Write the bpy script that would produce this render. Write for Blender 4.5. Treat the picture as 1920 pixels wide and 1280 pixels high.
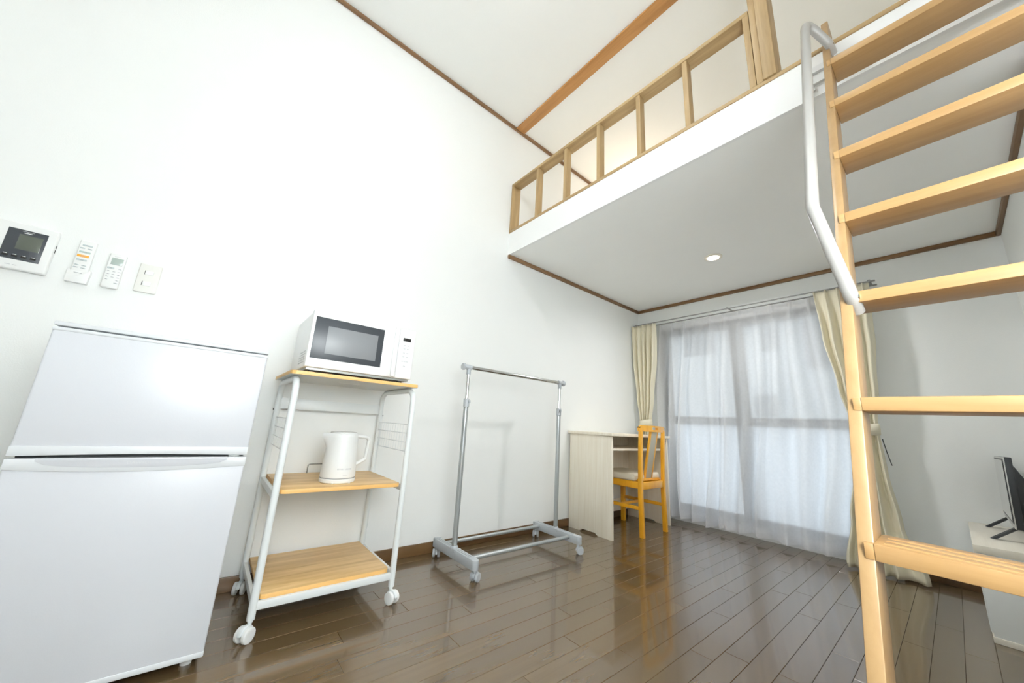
import bpy, bmesh, math, random
from mathutils import Vector, Matrix

random.seed(7)
for o in list(bpy.data.objects):
    bpy.data.objects.remove(o)
SC = bpy.context.scene
COL = SC.collection
PI = math.pi

# ------------------------------------------------------------------ camera
YAW, PIT, ROL, FPX = .8886, .2309, .0587, 665.37
fw = Vector((-math.sin(YAW) * math.cos(PIT), math.cos(YAW) * math.cos(PIT), math.sin(PIT)))
rt = Vector((math.cos(YAW), math.sin(YAW), 0))
up = rt.cross(fw)
r2 = rt * math.cos(ROL) + up * math.sin(ROL)
u2 = -rt * math.sin(ROL) + up * math.cos(ROL)
cd = bpy.data.cameras.new('camera')
cam = bpy.data.objects.new('camera', cd)
COL.objects.link(cam)
mw = Matrix((r2, u2, -fw)).transposed().to_4x4()
mw.translation = Vector((2.0472, 0, .75))
cam.matrix_world = mw
cd.sensor_fit = 'HORIZONTAL'
cd.sensor_width = 36
cd.lens = 36 * FPX / 1920
cd.clip_start = .02
SC.camera = cam
SC.cycles.diffuse_bounces = 7

# ------------------------------------------------------------------ world, light, exposure
w = bpy.data.worlds.new('overcast_sky')
SC.world = w
w.use_nodes = True
bg = w.node_tree.nodes['Background']
bg.inputs['Color'].default_value = (.86, .93, 1.0, 1)
bg.inputs['Strength'].default_value = 1.5
SC.view_settings.view_transform = 'Standard'
SC.view_settings.look = 'None'
SC.view_settings.gamma = 1
SC.view_settings.use_curve_mapping = False
SC.view_settings.exposure = 0.2
LAMP = 16      # emission of the large room lamp's diffuser
FILL = 0.6     # emission of the unseen fill lamp added towards the entrance
FLASH = 575
DOWN = 11
LOFT = 4.8


def lamp(name, kind, loc, power, color, size=.1, rot=(0, 0, 0), spread=None, parent=None):
    d = bpy.data.lights.new(name, kind)
    d.energy = power
    d.color = color
    if kind == 'AREA':
        d.shape = 'DISK'
        d.size = size
        if spread:
            d.spread = spread
    else:
        d.shadow_soft_size = size
    o = bpy.data.objects.new(name, d)
    COL.objects.link(o)
    o.location = loc
    o.rotation_euler = rot
    return o


# (the room lamp and the added fill lamp glow themselves, see ceiling_lamp below) warm lamp in the loft, downlight below the loft
lamp('loft_lamp_light', 'POINT', (.42, 2.75, 2.86), LOFT, (1, .80, .60), .06)
lamp('downlight_light', 'AREA', (1.091, 2.665, 2.035), DOWN, (.97, .97, .96), .085, spread=math.radians(165))

# the photographer's flash, bounced off the wall and ceiling beside the camera
fl = lamp('bounce_flash', 'SPOT', (2.08, -.10, 1.12), FLASH, (.92, .965, 1), .05)
fl.data.spot_size = math.radians(125)
fl.data.spot_blend = .9
FDIR = Vector((1, .5, .15))
fl.rotation_euler = FDIR.to_track_quat('-Z', 'Y').to_euler()

# ------------------------------------------------------------------ helpers


def mat(name, col, rough=.5, metal=0, bump=0, bscale=60, var=0, vscale=4, spec=.5, coat=0, trans=0, emit=None, estr=0, alpha=1):
    m = bpy.data.materials.new(name)
    m.use_nodes = True
    nt = m.node_tree
    b = nt.nodes['Principled BSDF']
    b.inputs['Base Color'].default_value = (*col, 1)
    b.inputs['Roughness'].default_value = rough
    b.inputs['Metallic'].default_value = metal
    b.inputs['Specular IOR Level'].default_value = spec
    b.inputs['Coat Weight'].default_value = coat
    b.inputs['Coat Roughness'].default_value = .08
    b.inputs['Transmission Weight'].default_value = trans
    if emit:
        b.inputs['Emission Color'].default_value = (*emit, 1)
        b.inputs['Emission Strength'].default_value = estr
    tc = nt.nodes.new('ShaderNodeTexCoord')
    n = nt.nodes.new('ShaderNodeTexNoise')
    n.inputs['Scale'].default_value = vscale
    n.inputs['Detail'].default_value = 4
    nt.links.new(tc.outputs['Object'], n.inputs['Vector'])
    mx = nt.nodes.new('ShaderNodeMix')
    mx.data_type = 'RGBA'
    v = max(var, .015)
    mx.inputs[6].default_value = (*[c * (1 - v) for c in col], 1)
    mx.inputs[7].default_value = (*[min(1, c * (1 + v)) for c in col], 1)
    nt.links.new(n.outputs['Fac'], mx.inputs[0])
    nt.links.new(mx.outputs[2], b.inputs['Base Color'])
    if bump:
        n2 = nt.nodes.new('ShaderNodeTexNoise')
        n2.inputs['Scale'].default_value = bscale
        n2.inputs['Detail'].default_value = 3
        nt.links.new(tc.outputs['Object'], n2.inputs['Vector'])
        bp = nt.nodes.new('ShaderNodeBump')
        bp.inputs['Strength'].default_value = bump
        bp.inputs['Distance'].default_value = .002
        nt.links.new(n2.outputs['Fac'], bp.inputs['Height'])
        nt.links.new(bp.outputs['Normal'], b.inputs['Normal'])
    return m


def wood(name, c1, c2, axis, scale=14, stretch=14, rough=.4, coat=0, randomize=0, bump=.08, spec=.5):
    """streaky grain running along axis (0,1,2)"""
    m = bpy.data.materials.new(name)
    m.use_nodes = True
    nt = m.node_tree
    b = nt.nodes['Principled BSDF']
    b.inputs['Roughness'].default_value = rough
    b.inputs['Coat Weight'].default_value = coat
    b.inputs['Coat Roughness'].default_value = .07
    b.inputs['Specular IOR Level'].default_value = spec
    tc = nt.nodes.new('ShaderNodeTexCoord')
    mp = nt.nodes.new('ShaderNodeMapping')
    s = [scale] * 3
    s[axis] = scale / stretch
    mp.inputs['Scale'].default_value = s
    nt.links.new(tc.outputs['Object'], mp.inputs['Vector'])
    oi = nt.nodes.new('ShaderNodeObjectInfo')
    mul = nt.nodes.new('ShaderNodeMath')
    mul.operation = 'MULTIPLY'
    mul.inputs[1].default_value = 37.0
    nt.links.new(oi.outputs['Random'], mul.inputs[0])
    cx = nt.nodes.new('ShaderNodeCombineXYZ')
    for k in range(3):
        nt.links.new(mul.outputs[0], cx.inputs[k])
    ad = nt.nodes.new('ShaderNodeVectorMath')
    ad.operation = 'ADD'
    nt.links.new(mp.outputs[0], ad.inputs[0])
    nt.links.new(cx.outputs[0], ad.inputs[1])
    n = nt.nodes.new('ShaderNodeTexNoise')
    n.inputs['Scale'].default_value = 1
    n.inputs['Detail'].default_value = 7
    n.inputs['Roughness'].default_value = .65
    n.inputs['Distortion'].default_value = .4
    nt.links.new(ad.outputs[0], n.inputs['Vector'])
    cr = nt.nodes.new('ShaderNodeValToRGB')
    cr.color_ramp.elements[0].position = .32
    cr.color_ramp.elements[1].position = .68
    cr.color_ramp.elements[0].color = (*c1, 1)
    cr.color_ramp.elements[1].color = (*c2, 1)
    nt.links.new(n.outputs['Fac'], cr.inputs[0])
    out = cr.outputs[0]
    if randomize:
        hs = nt.nodes.new('ShaderNodeHueSaturation')
        mr = nt.nodes.new('ShaderNodeMapRange')
        mr.inputs['To Min'].default_value = 1 - randomize
        mr.inputs['To Max'].default_value = 1 + randomize
        nt.links.new(oi.outputs['Random'], mr.inputs['Value'])
        nt.links.new(mr.outputs[0], hs.inputs['Value'])
        nt.links.new(out, hs.inputs['Color'])
        out = hs.outputs[0]
    nt.links.new(out, b.inputs['Base Color'])
    if not bump:
        return m
    bp = nt.nodes.new('ShaderNodeBump')
    bp.inputs['Strength'].default_value = bump
    bp.inputs['Distance'].default_value = .001
    nt.links.new(n.outputs['Fac'], bp.inputs['Height'])
    nt.links.new(bp.outputs['Normal'], b.inputs['Normal'])
    return m


def BM():
    return bmesh.new()


def box(bm, x0, x1, y0, y1, z0, z1, r=0, seg=2):
    if x1 < x0: x0, x1 = x1, x0
    if y1 < y0: y0, y1 = y1, y0
    if z1 < z0: z0, z1 = z1, z0
    res = bmesh.ops.create_cube(bm, size=1)
    vs = res['verts']
    for v in vs:
        v.co = Vector((x0 + (v.co.x + .5) * (x1 - x0), y0 + (v.co.y + .5) * (y1 - y0), z0 + (v.co.z + .5) * (z1 - z0)))
    if r:
        es = list({e for v in vs for e in v.link_edges})
        bmesh.ops.bevel(bm, geom=es, offset=min(r, .49 * min(x1 - x0, y1 - y0, z1 - z0)), segments=seg, profile=.5, affect='EDGES')
    return bm


def obox(bm, o, ax, ay, az, r=0):
    """box spanned by three vectors from corner o"""
    o, ax, ay, az = map(Vector, (o, ax, ay, az))
    res = bmesh.ops.create_cube(bm, size=1)
    vs = res['verts']
    for v in vs:
        c = v.co.copy()
        v.co = o + ax * (c.x + .5) + ay * (c.y + .5) + az * (c.z + .5)
    if r:
        es = list({e for v in vs for e in v.link_edges})
        bmesh.ops.bevel(bm, geom=es, offset=r, segments=2, profile=.5, affect='EDGES')
    bmesh.ops.recalc_face_normals(bm, faces=bm.faces[:])
    return bm


def prism(bm, pts, axis, a, b, r=0):
    """polygon pts (2-D) in the plane normal to axis, extruded a..b"""
    def p3(p, t):
        if axis == 0: return (t, p[0], p[1])
        if axis == 1: return (p[0], t, p[1])
        return (p[0], p[1], t)
    va = [bm.verts.new(p3(p, a)) for p in pts]
    vb = [bm.verts.new(p3(p, b)) for p in pts]
    n = len(pts)
    fs = [bm.faces.new(va), bm.faces.new(vb[::-1])]
    for i in range(n):
        fs.append(bm.faces.new((va[i], vb[i], vb[(i + 1) % n], va[(i + 1) % n])))
    bmesh.ops.recalc_face_normals(bm, faces=fs)
    if r:
        es = list({e for f in fs for e in f.edges})
        bmesh.ops.bevel(bm, geom=es, offset=r, segments=2, profile=.5, affect='EDGES')
    return bm


def fillet(pts, rad, n=6):
    pts = [Vector(p) for p in pts]
    out = [pts[0]]
    for i in range(1, len(pts) - 1):
        p, a, b = pts[i], pts[i - 1], pts[i + 1]
        d1, d2 = (a - p).normalized(), (b - p).normalized()
        ang = d1.angle(d2)
        if ang > PI - .02:
            out.append(p)
            continue
        t = min(rad / math.tan(ang / 2), (a - p).length * .49, (b - p).length * .49)
        s, e = p + d1 * t, p + d2 * t
        for k in range(n + 1):
            u = k / n
            out.append(s * (1 - u) ** 2 + p * 2 * u * (1 - u) + e * u * u)
    out.append(pts[-1])
    return out


def tube(bm, pts, r, n=12, r2=None, upv=None):
    """sweep an ellipse (r, r2) along pts"""
    pts = [Vector(p) for p in pts]
    r2 = r2 or r
    rings = []
    t0 = (pts[1] - pts[0]).normalized()
    u = Vector(upv) if upv else (Vector((0, 0, 1)) if abs(t0.z) < .9 else Vector((1, 0, 0)))
    for i, p in enumerate(pts):
        if i == 0: t = pts[1] - pts[0]
        elif i == len(pts) - 1: t = pts[-1] - pts[-2]
        else: t = (pts[i + 1] - p).normalized() + (p - pts[i - 1]).normalized()
        t.normalize()
        u = (u - t * u.dot(t)).normalized()
        s = t.cross(u)
        rings.append([bm.verts.new(p + u * (math.cos(2 * PI * k / n) * r) + s * (math.sin(2 * PI * k / n) * r2)) for k in range(n)])
    for a, b in zip(rings, rings[1:]):
        for k in range(n):
            bm.faces.new((a[k], a[(k + 1) % n], b[(k + 1) % n], b[k]))
    bm.faces.new(rings[0][::-1])
    bm.faces.new(rings[-1])
    bmesh.ops.recalc_face_normals(bm, faces=bm.faces[:])
    return bm


def lathe(bm, prof, c=(0, 0, 0), axis=2, n=32):
    """prof = [(radius, height)...] about axis through c"""
    rings = []
    for r, h in prof:
        ring = []
        for k in range(n):
            a = 2 * PI * k / n
            q = (r * math.cos(a), r * math.sin(a), h)
            if axis == 0: q = (h, q[0], q[1])
            elif axis == 1: q = (q[0], h, q[1])
            ring.append(bm.verts.new(Vector(c) + Vector(q)))
        rings.append(ring)
    for a, b in zip(rings, rings[1:]):
        for k in range(n):
            bm.faces.new((a[k], a[(k + 1) % n], b[(k + 1) % n], b[k]))
    bm.faces.new(rings[0][::-1])
    bm.faces.new(rings[-1])
    bmesh.ops.recalc_face_normals(bm, faces=bm.faces[:])
    return bm


def wloc(o):
    v = Vector((0, 0, 0))
    while o:
        v += o.location
        o = o.parent
    return v


def part(name, bm, m, parent=None, origin=None, label=None, smooth=True):
    """link bm (built in world coordinates) as one mesh object"""
    base = wloc(parent)
    org = Vector(origin) if origin is not None else base
    bmesh.ops.translate(bm, verts=bm.verts[:], vec=-org)
    me = bpy.data.meshes.new(name)
    bm.to_mesh(me)
    bm.free()
    if smooth:
        for p in me.polygons:
            p.use_smooth = True
        me.set_sharp_from_angle(angle=math.radians(38))
    if m:
        me.materials.append(m)
    o = bpy.data.objects.new(name, me)
    COL.objects.link(o)
    if parent:
        o.parent = parent
    o.location = org - base
    if label:
        o['label'] = label
    return o


def thing(name, label, cat, loc=(0, 0, 0), group=None):
    o = bpy.data.objects.new(name, None)
    o.empty_display_size = .05
    COL.objects.link(o)
    o.location = loc
    o['label'] = label
    o['category'] = cat
    if group:
        o['group'] = group
    return o


def tag(o, label, cat, group=None):
    o['label'] = label
    o['category'] = cat
    if group:
        o['group'] = group
    return o


def struct(name, bm, m, label=None, parent=None):
    o = part(name, bm, m, parent)
    o['kind'] = 'structure'
    if label:
        o['label'] = label
    return o


def copy_tree(o, parent=None):
    c = o.copy()
    COL.objects.link(c)
    c.parent = parent
    for ch in list(o.children):
        copy_tree(ch, c)
    return c


def lettering(name, s, m, parent, pos, size, face='x', spacing=1.0, label=None):
    """raised print on a surface facing +x ('x') or -y ('-y')"""
    cu = bpy.data.curves.new(name, 'FONT')
    cu.body = s
    cu.size = size
    cu.align_x = 'CENTER'
    cu.align_y = 'CENTER'
    cu.extrude = .0003
    cu.space_character = spacing
    t = bpy.data.objects.new(name, cu)
    me = bpy.data.meshes.new_from_object(t)
    bpy.data.objects.remove(t)
    for v in me.vertices:
        x, y, z = v.co
        v.co = (z, x, y) if face == 'x' else (x, -z, y)
    me.materials.append(m)
    o = bpy.data.objects.new(name, me)
    COL.objects.link(o)
    o.parent = parent
    o.location = Vector(pos) - wloc(parent)
    if label:
        o['label'] = label
    return o


# ------------------------------------------------------------------ materials
M = {}
M['wall'] = mat('white_wallpaper', (.87, .885, .872), .75, bump=.25, bscale=220)
M['ceil'] = mat('white_ceiling_paper', (.93, .937, .918), .8, bump=.2, bscale=160)
M['fascia'] = mat('white_fascia_board', (.89, .895, .89), .6)
M['sub'] = mat('dark_subfloor', (.03, .018, .01), .6)
M['plank'] = wood('dark_brown_floorboard', (.090, .056, .024), (.108, .069, .031), 1, 26, 26, rough=.26, coat=.7, randomize=.13, bump=0)
M['trim'] = wood('brown_trim_wood', (.13, .065, .024), (.22, .12, .05), 1, 30, 12, rough=.45)
M['trimx'] = wood('brown_trim_wood_cross', (.13, .065, .024), (.22, .12, .05), 0, 30, 12, rough=.45)
M['base'] = wood('dark_brown_baseboard', (.075, .038, .013), (.125, .066, .024), 1, 30, 12, rough=.4)
M['beam'] = wood('orange_brown_beam', (.36, .165, .048), (.52, .26, .085), 0, 26, 12, rough=.45)
M['oak'] = wood('olive_oak', (.30, .195, .085), (.46, .32, .16), 0, 30, 14, rough=.5)
M['oakz'] = wood('olive_oak_upright', (.30, .195, .085), (.46, .32, .16), 2, 30, 14, rough=.5)
M['ladder'] = wood('ladder_pine', (.29, .172, .070), (.36, .228, .102), 2, 34, 12, rough=.42, coat=.15)
M['tread'] = wood('ladder_pine_tread', (.35, .20, .076), (.43, .265, .112), 0, 34, 12, rough=.42, coat=.15)
M['shelf'] = wood('oak_laminate_shelf', (.50, .29, .10), (.80, .56, .27), 1, 20, 14, rough=.42)
M['edge'] = wood('oak_laminate_edge', (.66, .38, .12), (.78, .48, .18), 1, 20, 12, rough=.45)
M['birch'] = wood('pale_birch_laminate', (.82, .74, .60), (.92, .86, .74), 2, 60, 26, rough=.5)
M['chair'] = wood('orange_varnished_wood', (.80, .36, .012), (.92, .47, .03), 2, 24, 10, rough=.3, coat=.4)
M['white_metal'] = mat('white_painted_steel', (.80, .835, .84), .35)
M['white_plastic'] = mat('white_plastic', (.83, .84, .83), .35)
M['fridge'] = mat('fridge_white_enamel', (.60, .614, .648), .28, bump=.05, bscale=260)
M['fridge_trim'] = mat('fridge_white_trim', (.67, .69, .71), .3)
M['gasket'] = mat('dark_gasket', (.035, .04, .04), .6)
M['hinge'] = mat('grey_hinge_metal', (.25, .26, .25), .4, metal=.6)
M['mw'] = mat('microwave_white', (.86, .865, .87), .3)
M['mw_glass'] = mat('microwave_dark_glass', (.036, .040, .045), .34, spec=.22)
M['mw_mesh'] = mat('microwave_window_mesh', (.165, .17, .176), .36, spec=.25)
M['black'] = mat('black_display', (.012, .011, .010), .15)
M['print'] = mat('grey_print', (.34, .35, .36), .6)
M['print_l'] = mat('light_grey_print', (.60, .61, .63), .6)
M['print_w'] = mat('white_print', (.7, .72, .7), .6)
M['grey_plastic'] = mat('blue_grey_plastic', (.42, .445, .47), .4)
M['silver'] = mat('silver_painted_tube', (.40, .425, .43), .32, metal=.55)
M['chrome'] = mat('chrome', (.72, .73, .72), .14, metal=1)
M['cushion'] = mat('cream_vinyl', (.80, .74, .60), .55, bump=.1)
M['splat'] = mat('grey_beige_fabric', (.50, .47, .38), .85, bump=.3, bscale=300)
M['drape'] = mat('beige_curtain_cloth', (.74, .69, .54), .9, bump=.3, bscale=400, var=.04)
M['alu'] = mat('bronze_aluminium', (.16, .16, .15), .4, metal=.3)
M['rail_alu'] = mat('white_aluminium', (.80, .81, .81), .35)
M['rail_shade'] = mat('shadow_grey_rail', (.34, .34, .33), .7)  # matt grey puts the rail's thin shadow line into its colour
M['handle'] = mat('grey_beige_coated_bar', (.33, .32, .30), .35)
M['tv_black'] = mat('tv_black_plastic', (.018, .021, .024), .4)
M['tv_screen'] = mat('tv_screen_glass', (.05, .05, .047), .12, spec=.8, coat=1)
M['tv_silver'] = mat('tv_silver_bezel', (.55, .55, .53), .3, metal=.5)
M['cab'] = mat('white_grey_laminate', (.74, .76, .75), .5)
M['cabtop'] = wood('pale_greige_laminate', (.66, .62, .53), (.74, .70, .61), 1, 30, 20, rough=.45)
M['ivory'] = mat('ivory_switch_plate', (.79, .785, .745), .4)
M['lcd'] = mat('grey_green_lcd', (.36, .42, .385), .2)
M['lcd_dark'] = mat('dark_green_lcd', (.062, .07, .055), .15, coat=.5)
M['orange'] = mat('orange_button', (.82, .36, .03), .5)
M['btn'] = mat('grey_button', (.48, .54, .55), .5)
M['btn_green'] = mat('grey_green_button', (.40, .50, .48), .5)
M['ring'] = mat('cream_downlight_ring', (.85, .80, .70), .4)
M['glow'] = mat('lamp_diffuser', (.9, .9, .85), .5, emit=(1, .93, .80), estr=3)
M['lamp_on'] = mat('ceiling_lamp_diffuser', (.9, .9, .88), .5, emit=(.95, .98, 1), estr=LAMP)
M['fill_on'] = mat('added_fill_diffuser', (.9, .9, .88), .5, emit=(1, .98, .95), estr=FILL)
M['siding'] = mat('white_siding', (.80, .82, .83), .7)
M['louvre'] = mat('grey_louvre', (.36, .37, .38), .6)
M['tile'] = mat('grey_roof_tile', (.30, .32, .34), .6)
M['ground'] = mat('pale_concrete', (.5, .5, .48), .9)


def glass(name, frosted):
    m = bpy.data.materials.new(name)
    m.use_nodes = True
    nt = m.node_tree
    for n in list(nt.nodes): nt.nodes.remove(n)
    out = nt.nodes.new('ShaderNodeOutputMaterial')
    mix = nt.nodes.new('ShaderNodeMixShader')
    if frosted:
        a = nt.nodes.new('ShaderNodeBsdfTranslucent')
        a.inputs[0].default_value = (.93, .96, .98, 1)
        b = nt.nodes.new('ShaderNodeBsdfTransparent')
        ns = nt.nodes.new('ShaderNodeTexNoise')
        ns.inputs['Scale'].default_value = 300
        mr = nt.nodes.new('ShaderNodeMapRange')
        mr.inputs['To Min'].default_value = .04
        mr.inputs['To Max'].default_value = .16
        nt.links.new(ns.outputs['Fac'], mr.inputs['Value'])
        nt.links.new(mr.outputs[0], mix.inputs[0])
    else:
        a = nt.nodes.new('ShaderNodeBsdfTransparent')
        a.inputs[0].default_value = (.95, .97, .97, 1)
        b = nt.nodes.new('ShaderNodeBsdfGlossy')
        b.inputs['Roughness'].default_value = .02
        fr = nt.nodes.new('ShaderNodeFresnel')
        fr.inputs[0].default_value = 1.5
        nt.links.new(fr.outputs[0], mix.inputs[0])
    nt.links.new(a.outputs[0], mix.inputs[1])
    nt.links.new(b.outputs[0], mix.inputs[2])
    nt.links.new(mix.outputs[0], out.inputs[0])
    return m


def sheer_mat():
    m = bpy.data.materials.new('sheer_voile')
    m.use_nodes = True
    nt = m.node_tree
    for n in list(nt.nodes): nt.nodes.remove(n)
    out = nt.nodes.new('ShaderNodeOutputMaterial')
    tr = nt.nodes.new('ShaderNodeBsdfTransparent')
    tl = nt.nodes.new('ShaderNodeBsdfTranslucent')
    tl.inputs[0].default_value = (.97, .97, .98, 1)
    df = nt.nodes.new('ShaderNodeBsdfDiffuse')
    df.inputs[0].default_value = (.94, .94, .95, 1)
    m1 = nt.nodes.new('ShaderNodeMixShader')
    m1.inputs[0].default_value = .42
    nt.links.new(tl.outputs[0], m1.inputs[1])
    nt.links.new(df.outputs[0], m1.inputs[2])
    m2 = nt.nodes.new('ShaderNodeMixShader')
    # fine woven variation of the openness
    wv = nt.nodes.new('ShaderNodeTexNoise')
    wv.inputs['Scale'].default_value = 60
    tc = nt.nodes.new('ShaderNodeTexCoord')
    nt.links.new(tc.outputs['Object'], wv.inputs['Vector'])
    mr = nt.nodes.new('ShaderNodeMapRange')
    mr.inputs['To Min'].default_value = .71
    mr.inputs['To Max'].default_value = .81
    nt.links.new(wv.outputs['Fac'], mr.inputs['Value'])
    nt.links.new(mr.outputs[0], m2.inputs[0])
    nt.links.new(tr.outputs[0], m2.inputs[1])
    nt.links.new(m1.outputs[0], m2.inputs[2])
    nt.links.new(m2.outputs[0], out.inputs[0])
    return m


M['pane'] = glass('clear_glass', False)
M['frost'] = glass('frosted_glass', True)
M['sheer'] = sheer_mat()

# ------------------------------------------------------------------ the room
XR, D, ZL, YL, ZC, ZF, YB = 2.4068, 3.4497, 2.0574, 1.568, 3.2496, 2.240, -1.75
WX0, WX1, WZ0, WZ1 = .24, 1.74, .055, 1.80      # window opening

b = BM(); box(b, -.1, XR + .1, YB - .1, D + .1, -.12, -.008)
floor = struct('floor', b, M['sub'], 'dark glossy brown wooden plank floor')
PW, PL = .0785, .905


def plank_mesh(width, length):
    p = BM()
    c, t, g = .0009, .008, .0004
    box(p, g, width - g, g, length - g, -t, 0)
    top = [e for e in p.edges if all(abs(v.co.z) < 1e-6 for v in e.verts)]
    bmesh.ops.bevel(p, geom=top, offset=c, segments=1, affect='EDGES')
    me = bpy.data.meshes.new('plank')
    p.to_mesh(me); p.free()
    me.materials.append(M['plank'])
    return me


cache = {}
ncol = int(math.ceil(XR / PW))
offs = [0, .42, .17, .63, .29, .78, .08, .52]
for i in range(ncol):
    x = i * PW
    wd = min(PW, XR - x)
    y = YB - PL * offs[i % len(offs)] - (.13 if i % 3 == 0 else 0)
    while y < D:
        a, e = max(y, YB), min(y + PL, D)
        if e - a > .02:
            key = (round(wd, 4), round(e - a, 3))
            if key not in cache:
                cache[key] = plank_mesh(*key)
            o = bpy.data.objects.new('plank', cache[key])
            COL.objects.link(o)
            o.parent = floor
            o.location = (x, a, 0)
        y += PL

b = BM(); box(b, -.1, 0, YB - .1, D + .1, 0, ZC + .1)
struct('wall_left', b, M['wall'], 'bright white papered long side wall')
b = BM(); box(b, XR, XR + .1, YB - .1, D + .1, 0, ZC + .1)
struct('wall_right', b, M['wall'], 'white papered side wall behind the ladder')
b = BM(); box(b, 0, XR, YB - .1, YB, 0, ZC + .1)
struct('wall_back', b, M['wall'])
b = BM()
T = .12
box(b, 0, WX0, D, D + T, 0, ZC + .1); box(b, WX1, XR, D, D + T, 0, ZC + .1)
box(b, WX0, WX1, D, D + T, 0, WZ0); box(b, WX0, WX1, D, D + T, WZ1, ZC + .1)
struct('wall_far', b, M['wall'], 'white end wall with the curtained window')
b = BM(); box(b, -.1, XR + .1, YB - .1, D + .1, ZC, ZC + .1)
struct('ceiling', b, M['ceil'], 'high white ceiling')
# loft slab: underside and floor, with a white fascia
b = BM(); box(b, 0, XR, YL + .018, D, ZL, ZF - .012)
struct('loft_slab', b, M['ceil'], 'white underside of the sleeping loft')
b = BM(); box(b, 0, XR, YL, YL + .018, ZL - .003, ZF)
struct('trim_1', b, M['fascia'], 'white fascia board along the loft edge')
# cornices and trims
def trimbox(name, *a, m='trim', label=None, r=.003):
    q = BM(); box(q, *a, r=r)
    return struct(name, q, M[m], label)
trimbox('trim_2', 0, .018, YB, D, ZC - .026, ZC, label='thin brown cornice along the high ceiling')
trimbox('trim_3', XR - .018, XR, YB, D, ZC - .026, ZC)
trimbox('trim_4', 0, .018, YL + .0, D, ZL - .030, ZL, label='brown cornice under the loft on the long wall')
trimbox('trim_5', .018, XR - .018, D - .018, D, ZL - .030, ZL, m='trimx', label='brown cornice under the loft above the window')
trimbox('trim_6', XR - .018, XR, YL + .019, D, ZL - .030, ZL, label='brown cornice under the loft on the ladder side')
trimbox('trim_7', 0, XR, 1.562, 1.652, ZC - .014, ZC, m='beam', label='orange brown flat beam across the ceiling')
trimbox('baseboard_left', 0, .010, YB, D, 0, .058, m='base', r=.002)
trimbox('baseboard_right', XR - .010, XR, YB, D, 0, .058, m='base', r=.002)
trimbox('baseboard_far', WX1 + .0, XR - .010, D - .010, D, 0, .058, m='base', r=.002)

# window: aluminium sliding door, two sashes, clear above and frosted below the bar
q = BM()
fy0, fy1 = D + .01, D + .10
for a in ((WX0, WX0 + .03, WZ0, WZ1), (WX1 - .03, WX1, WZ0, WZ1), (WX0 + .03, WX1 - .03, WZ0, WZ0 + .035), (WX0 + .03, WX1 - .03, WZ1 - .035, WZ1)):
    box(q, a[0], a[1], fy0, fy1, a[2], a[3])
win = struct('window_1', q, M['alu'], 'sliding window with dark metal frame behind sheer curtain')
MIDX = .93
for sx0, sx1, sy in ((WX0 + .03, MIDX + .05, D + .062), (MIDX - .05, WX1 - .03, D + .03)):
    z0, z1 = WZ0 + .035, WZ1 - .035
    st = .05
    for nm, a in (('stile', (sx0, sx0 + st, z0, z1)), ('stile', (sx1 - st, sx1, z0, z1)), ('rail', (sx0 + st, sx1 - st, z0, z0 + .05)), ('rail', (sx0 + st, sx1 - st, z1 - .045, z1)), ('rail', (sx0 + st, sx1 - st, .855, .925))):
        q = BM(); box(q, a[0], a[1], sy, sy + .026, a[2], a[3], r=.002)
        part(nm, q, M['alu'], win)
    q = BM(); box(q, sx0 + st, sx1 - st, sy + .011, sy + .015, .925, z1 - .045)
    part('pane', q, M['pane'], win, label='clear upper pane')
    q = BM(); box(q, sx0 + st, sx1 - st, sy + .011, sy + .015, z0 + .05, .855)
    part('pane', q, M['frost'], win, label='frosted lower pane')

# ------------------------------------------------------------------ neighbouring house and ground outside
hs = thing('neighbour_house', 'pale neighbouring house seen through the sheer curtains', 'house', (0, 7, -2.6))
q = BM(); box(q, -5, 6, 7.0, 7.2, -2.6, 2.75)
part('wall', q, M['siding'], hs)
for k in range(22):
    q = BM(); box(q, -5, 6, 6.985, 7.0, -2.5 + k * .24, -2.5 + k * .24 + .222)
    part('siding_board', q, M['siding'], hs)
q = BM(); prism(q, [(6.5, 2.70), (9.5, 4.1), (9.5, 4.0), (6.5, 2.58)], 0, -5.2, 6.2)
rf = part('roof', q, M['tile'], hs)
for k in range(10):
    q = BM(); tube(q, [(-5.2, 6.55 + k * .12, 2.735 + k * .056), (6.2, 6.55 + k * .12, 2.735 + k * .056)], .02, 6)
    part('roof_batten', q, M['tile'], rf)
for (x0, x1, z0, z1) in ((-1.10, -.57, 2.25, 2.62), (.20, .42, 2.2, 2.62), (.76, 1.02, 1.86, 2.62), (.0, .32, 1.13, 1.48)):
    q = BM(); box(q, x0, x1, 6.95, 6.98, z0, z1)
    wn = part('shutter', q, M['louvre'], hs)
    n = int((z1 - z0) / .07)
    for k in range(n):
        q = BM(); obox(q, (x0 + .02, 6.925, z0 + .02 + k * .07), (x1 - x0 - .04, 0, 0), (0, .025, .02), (0, 0, .012))
        part('slat', q, M['louvre'], wn)
q = BM(); box(q, -14, 16, D + .3, 40, -2.75, -2.6)
struct('ground', q, M['ground'])

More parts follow.
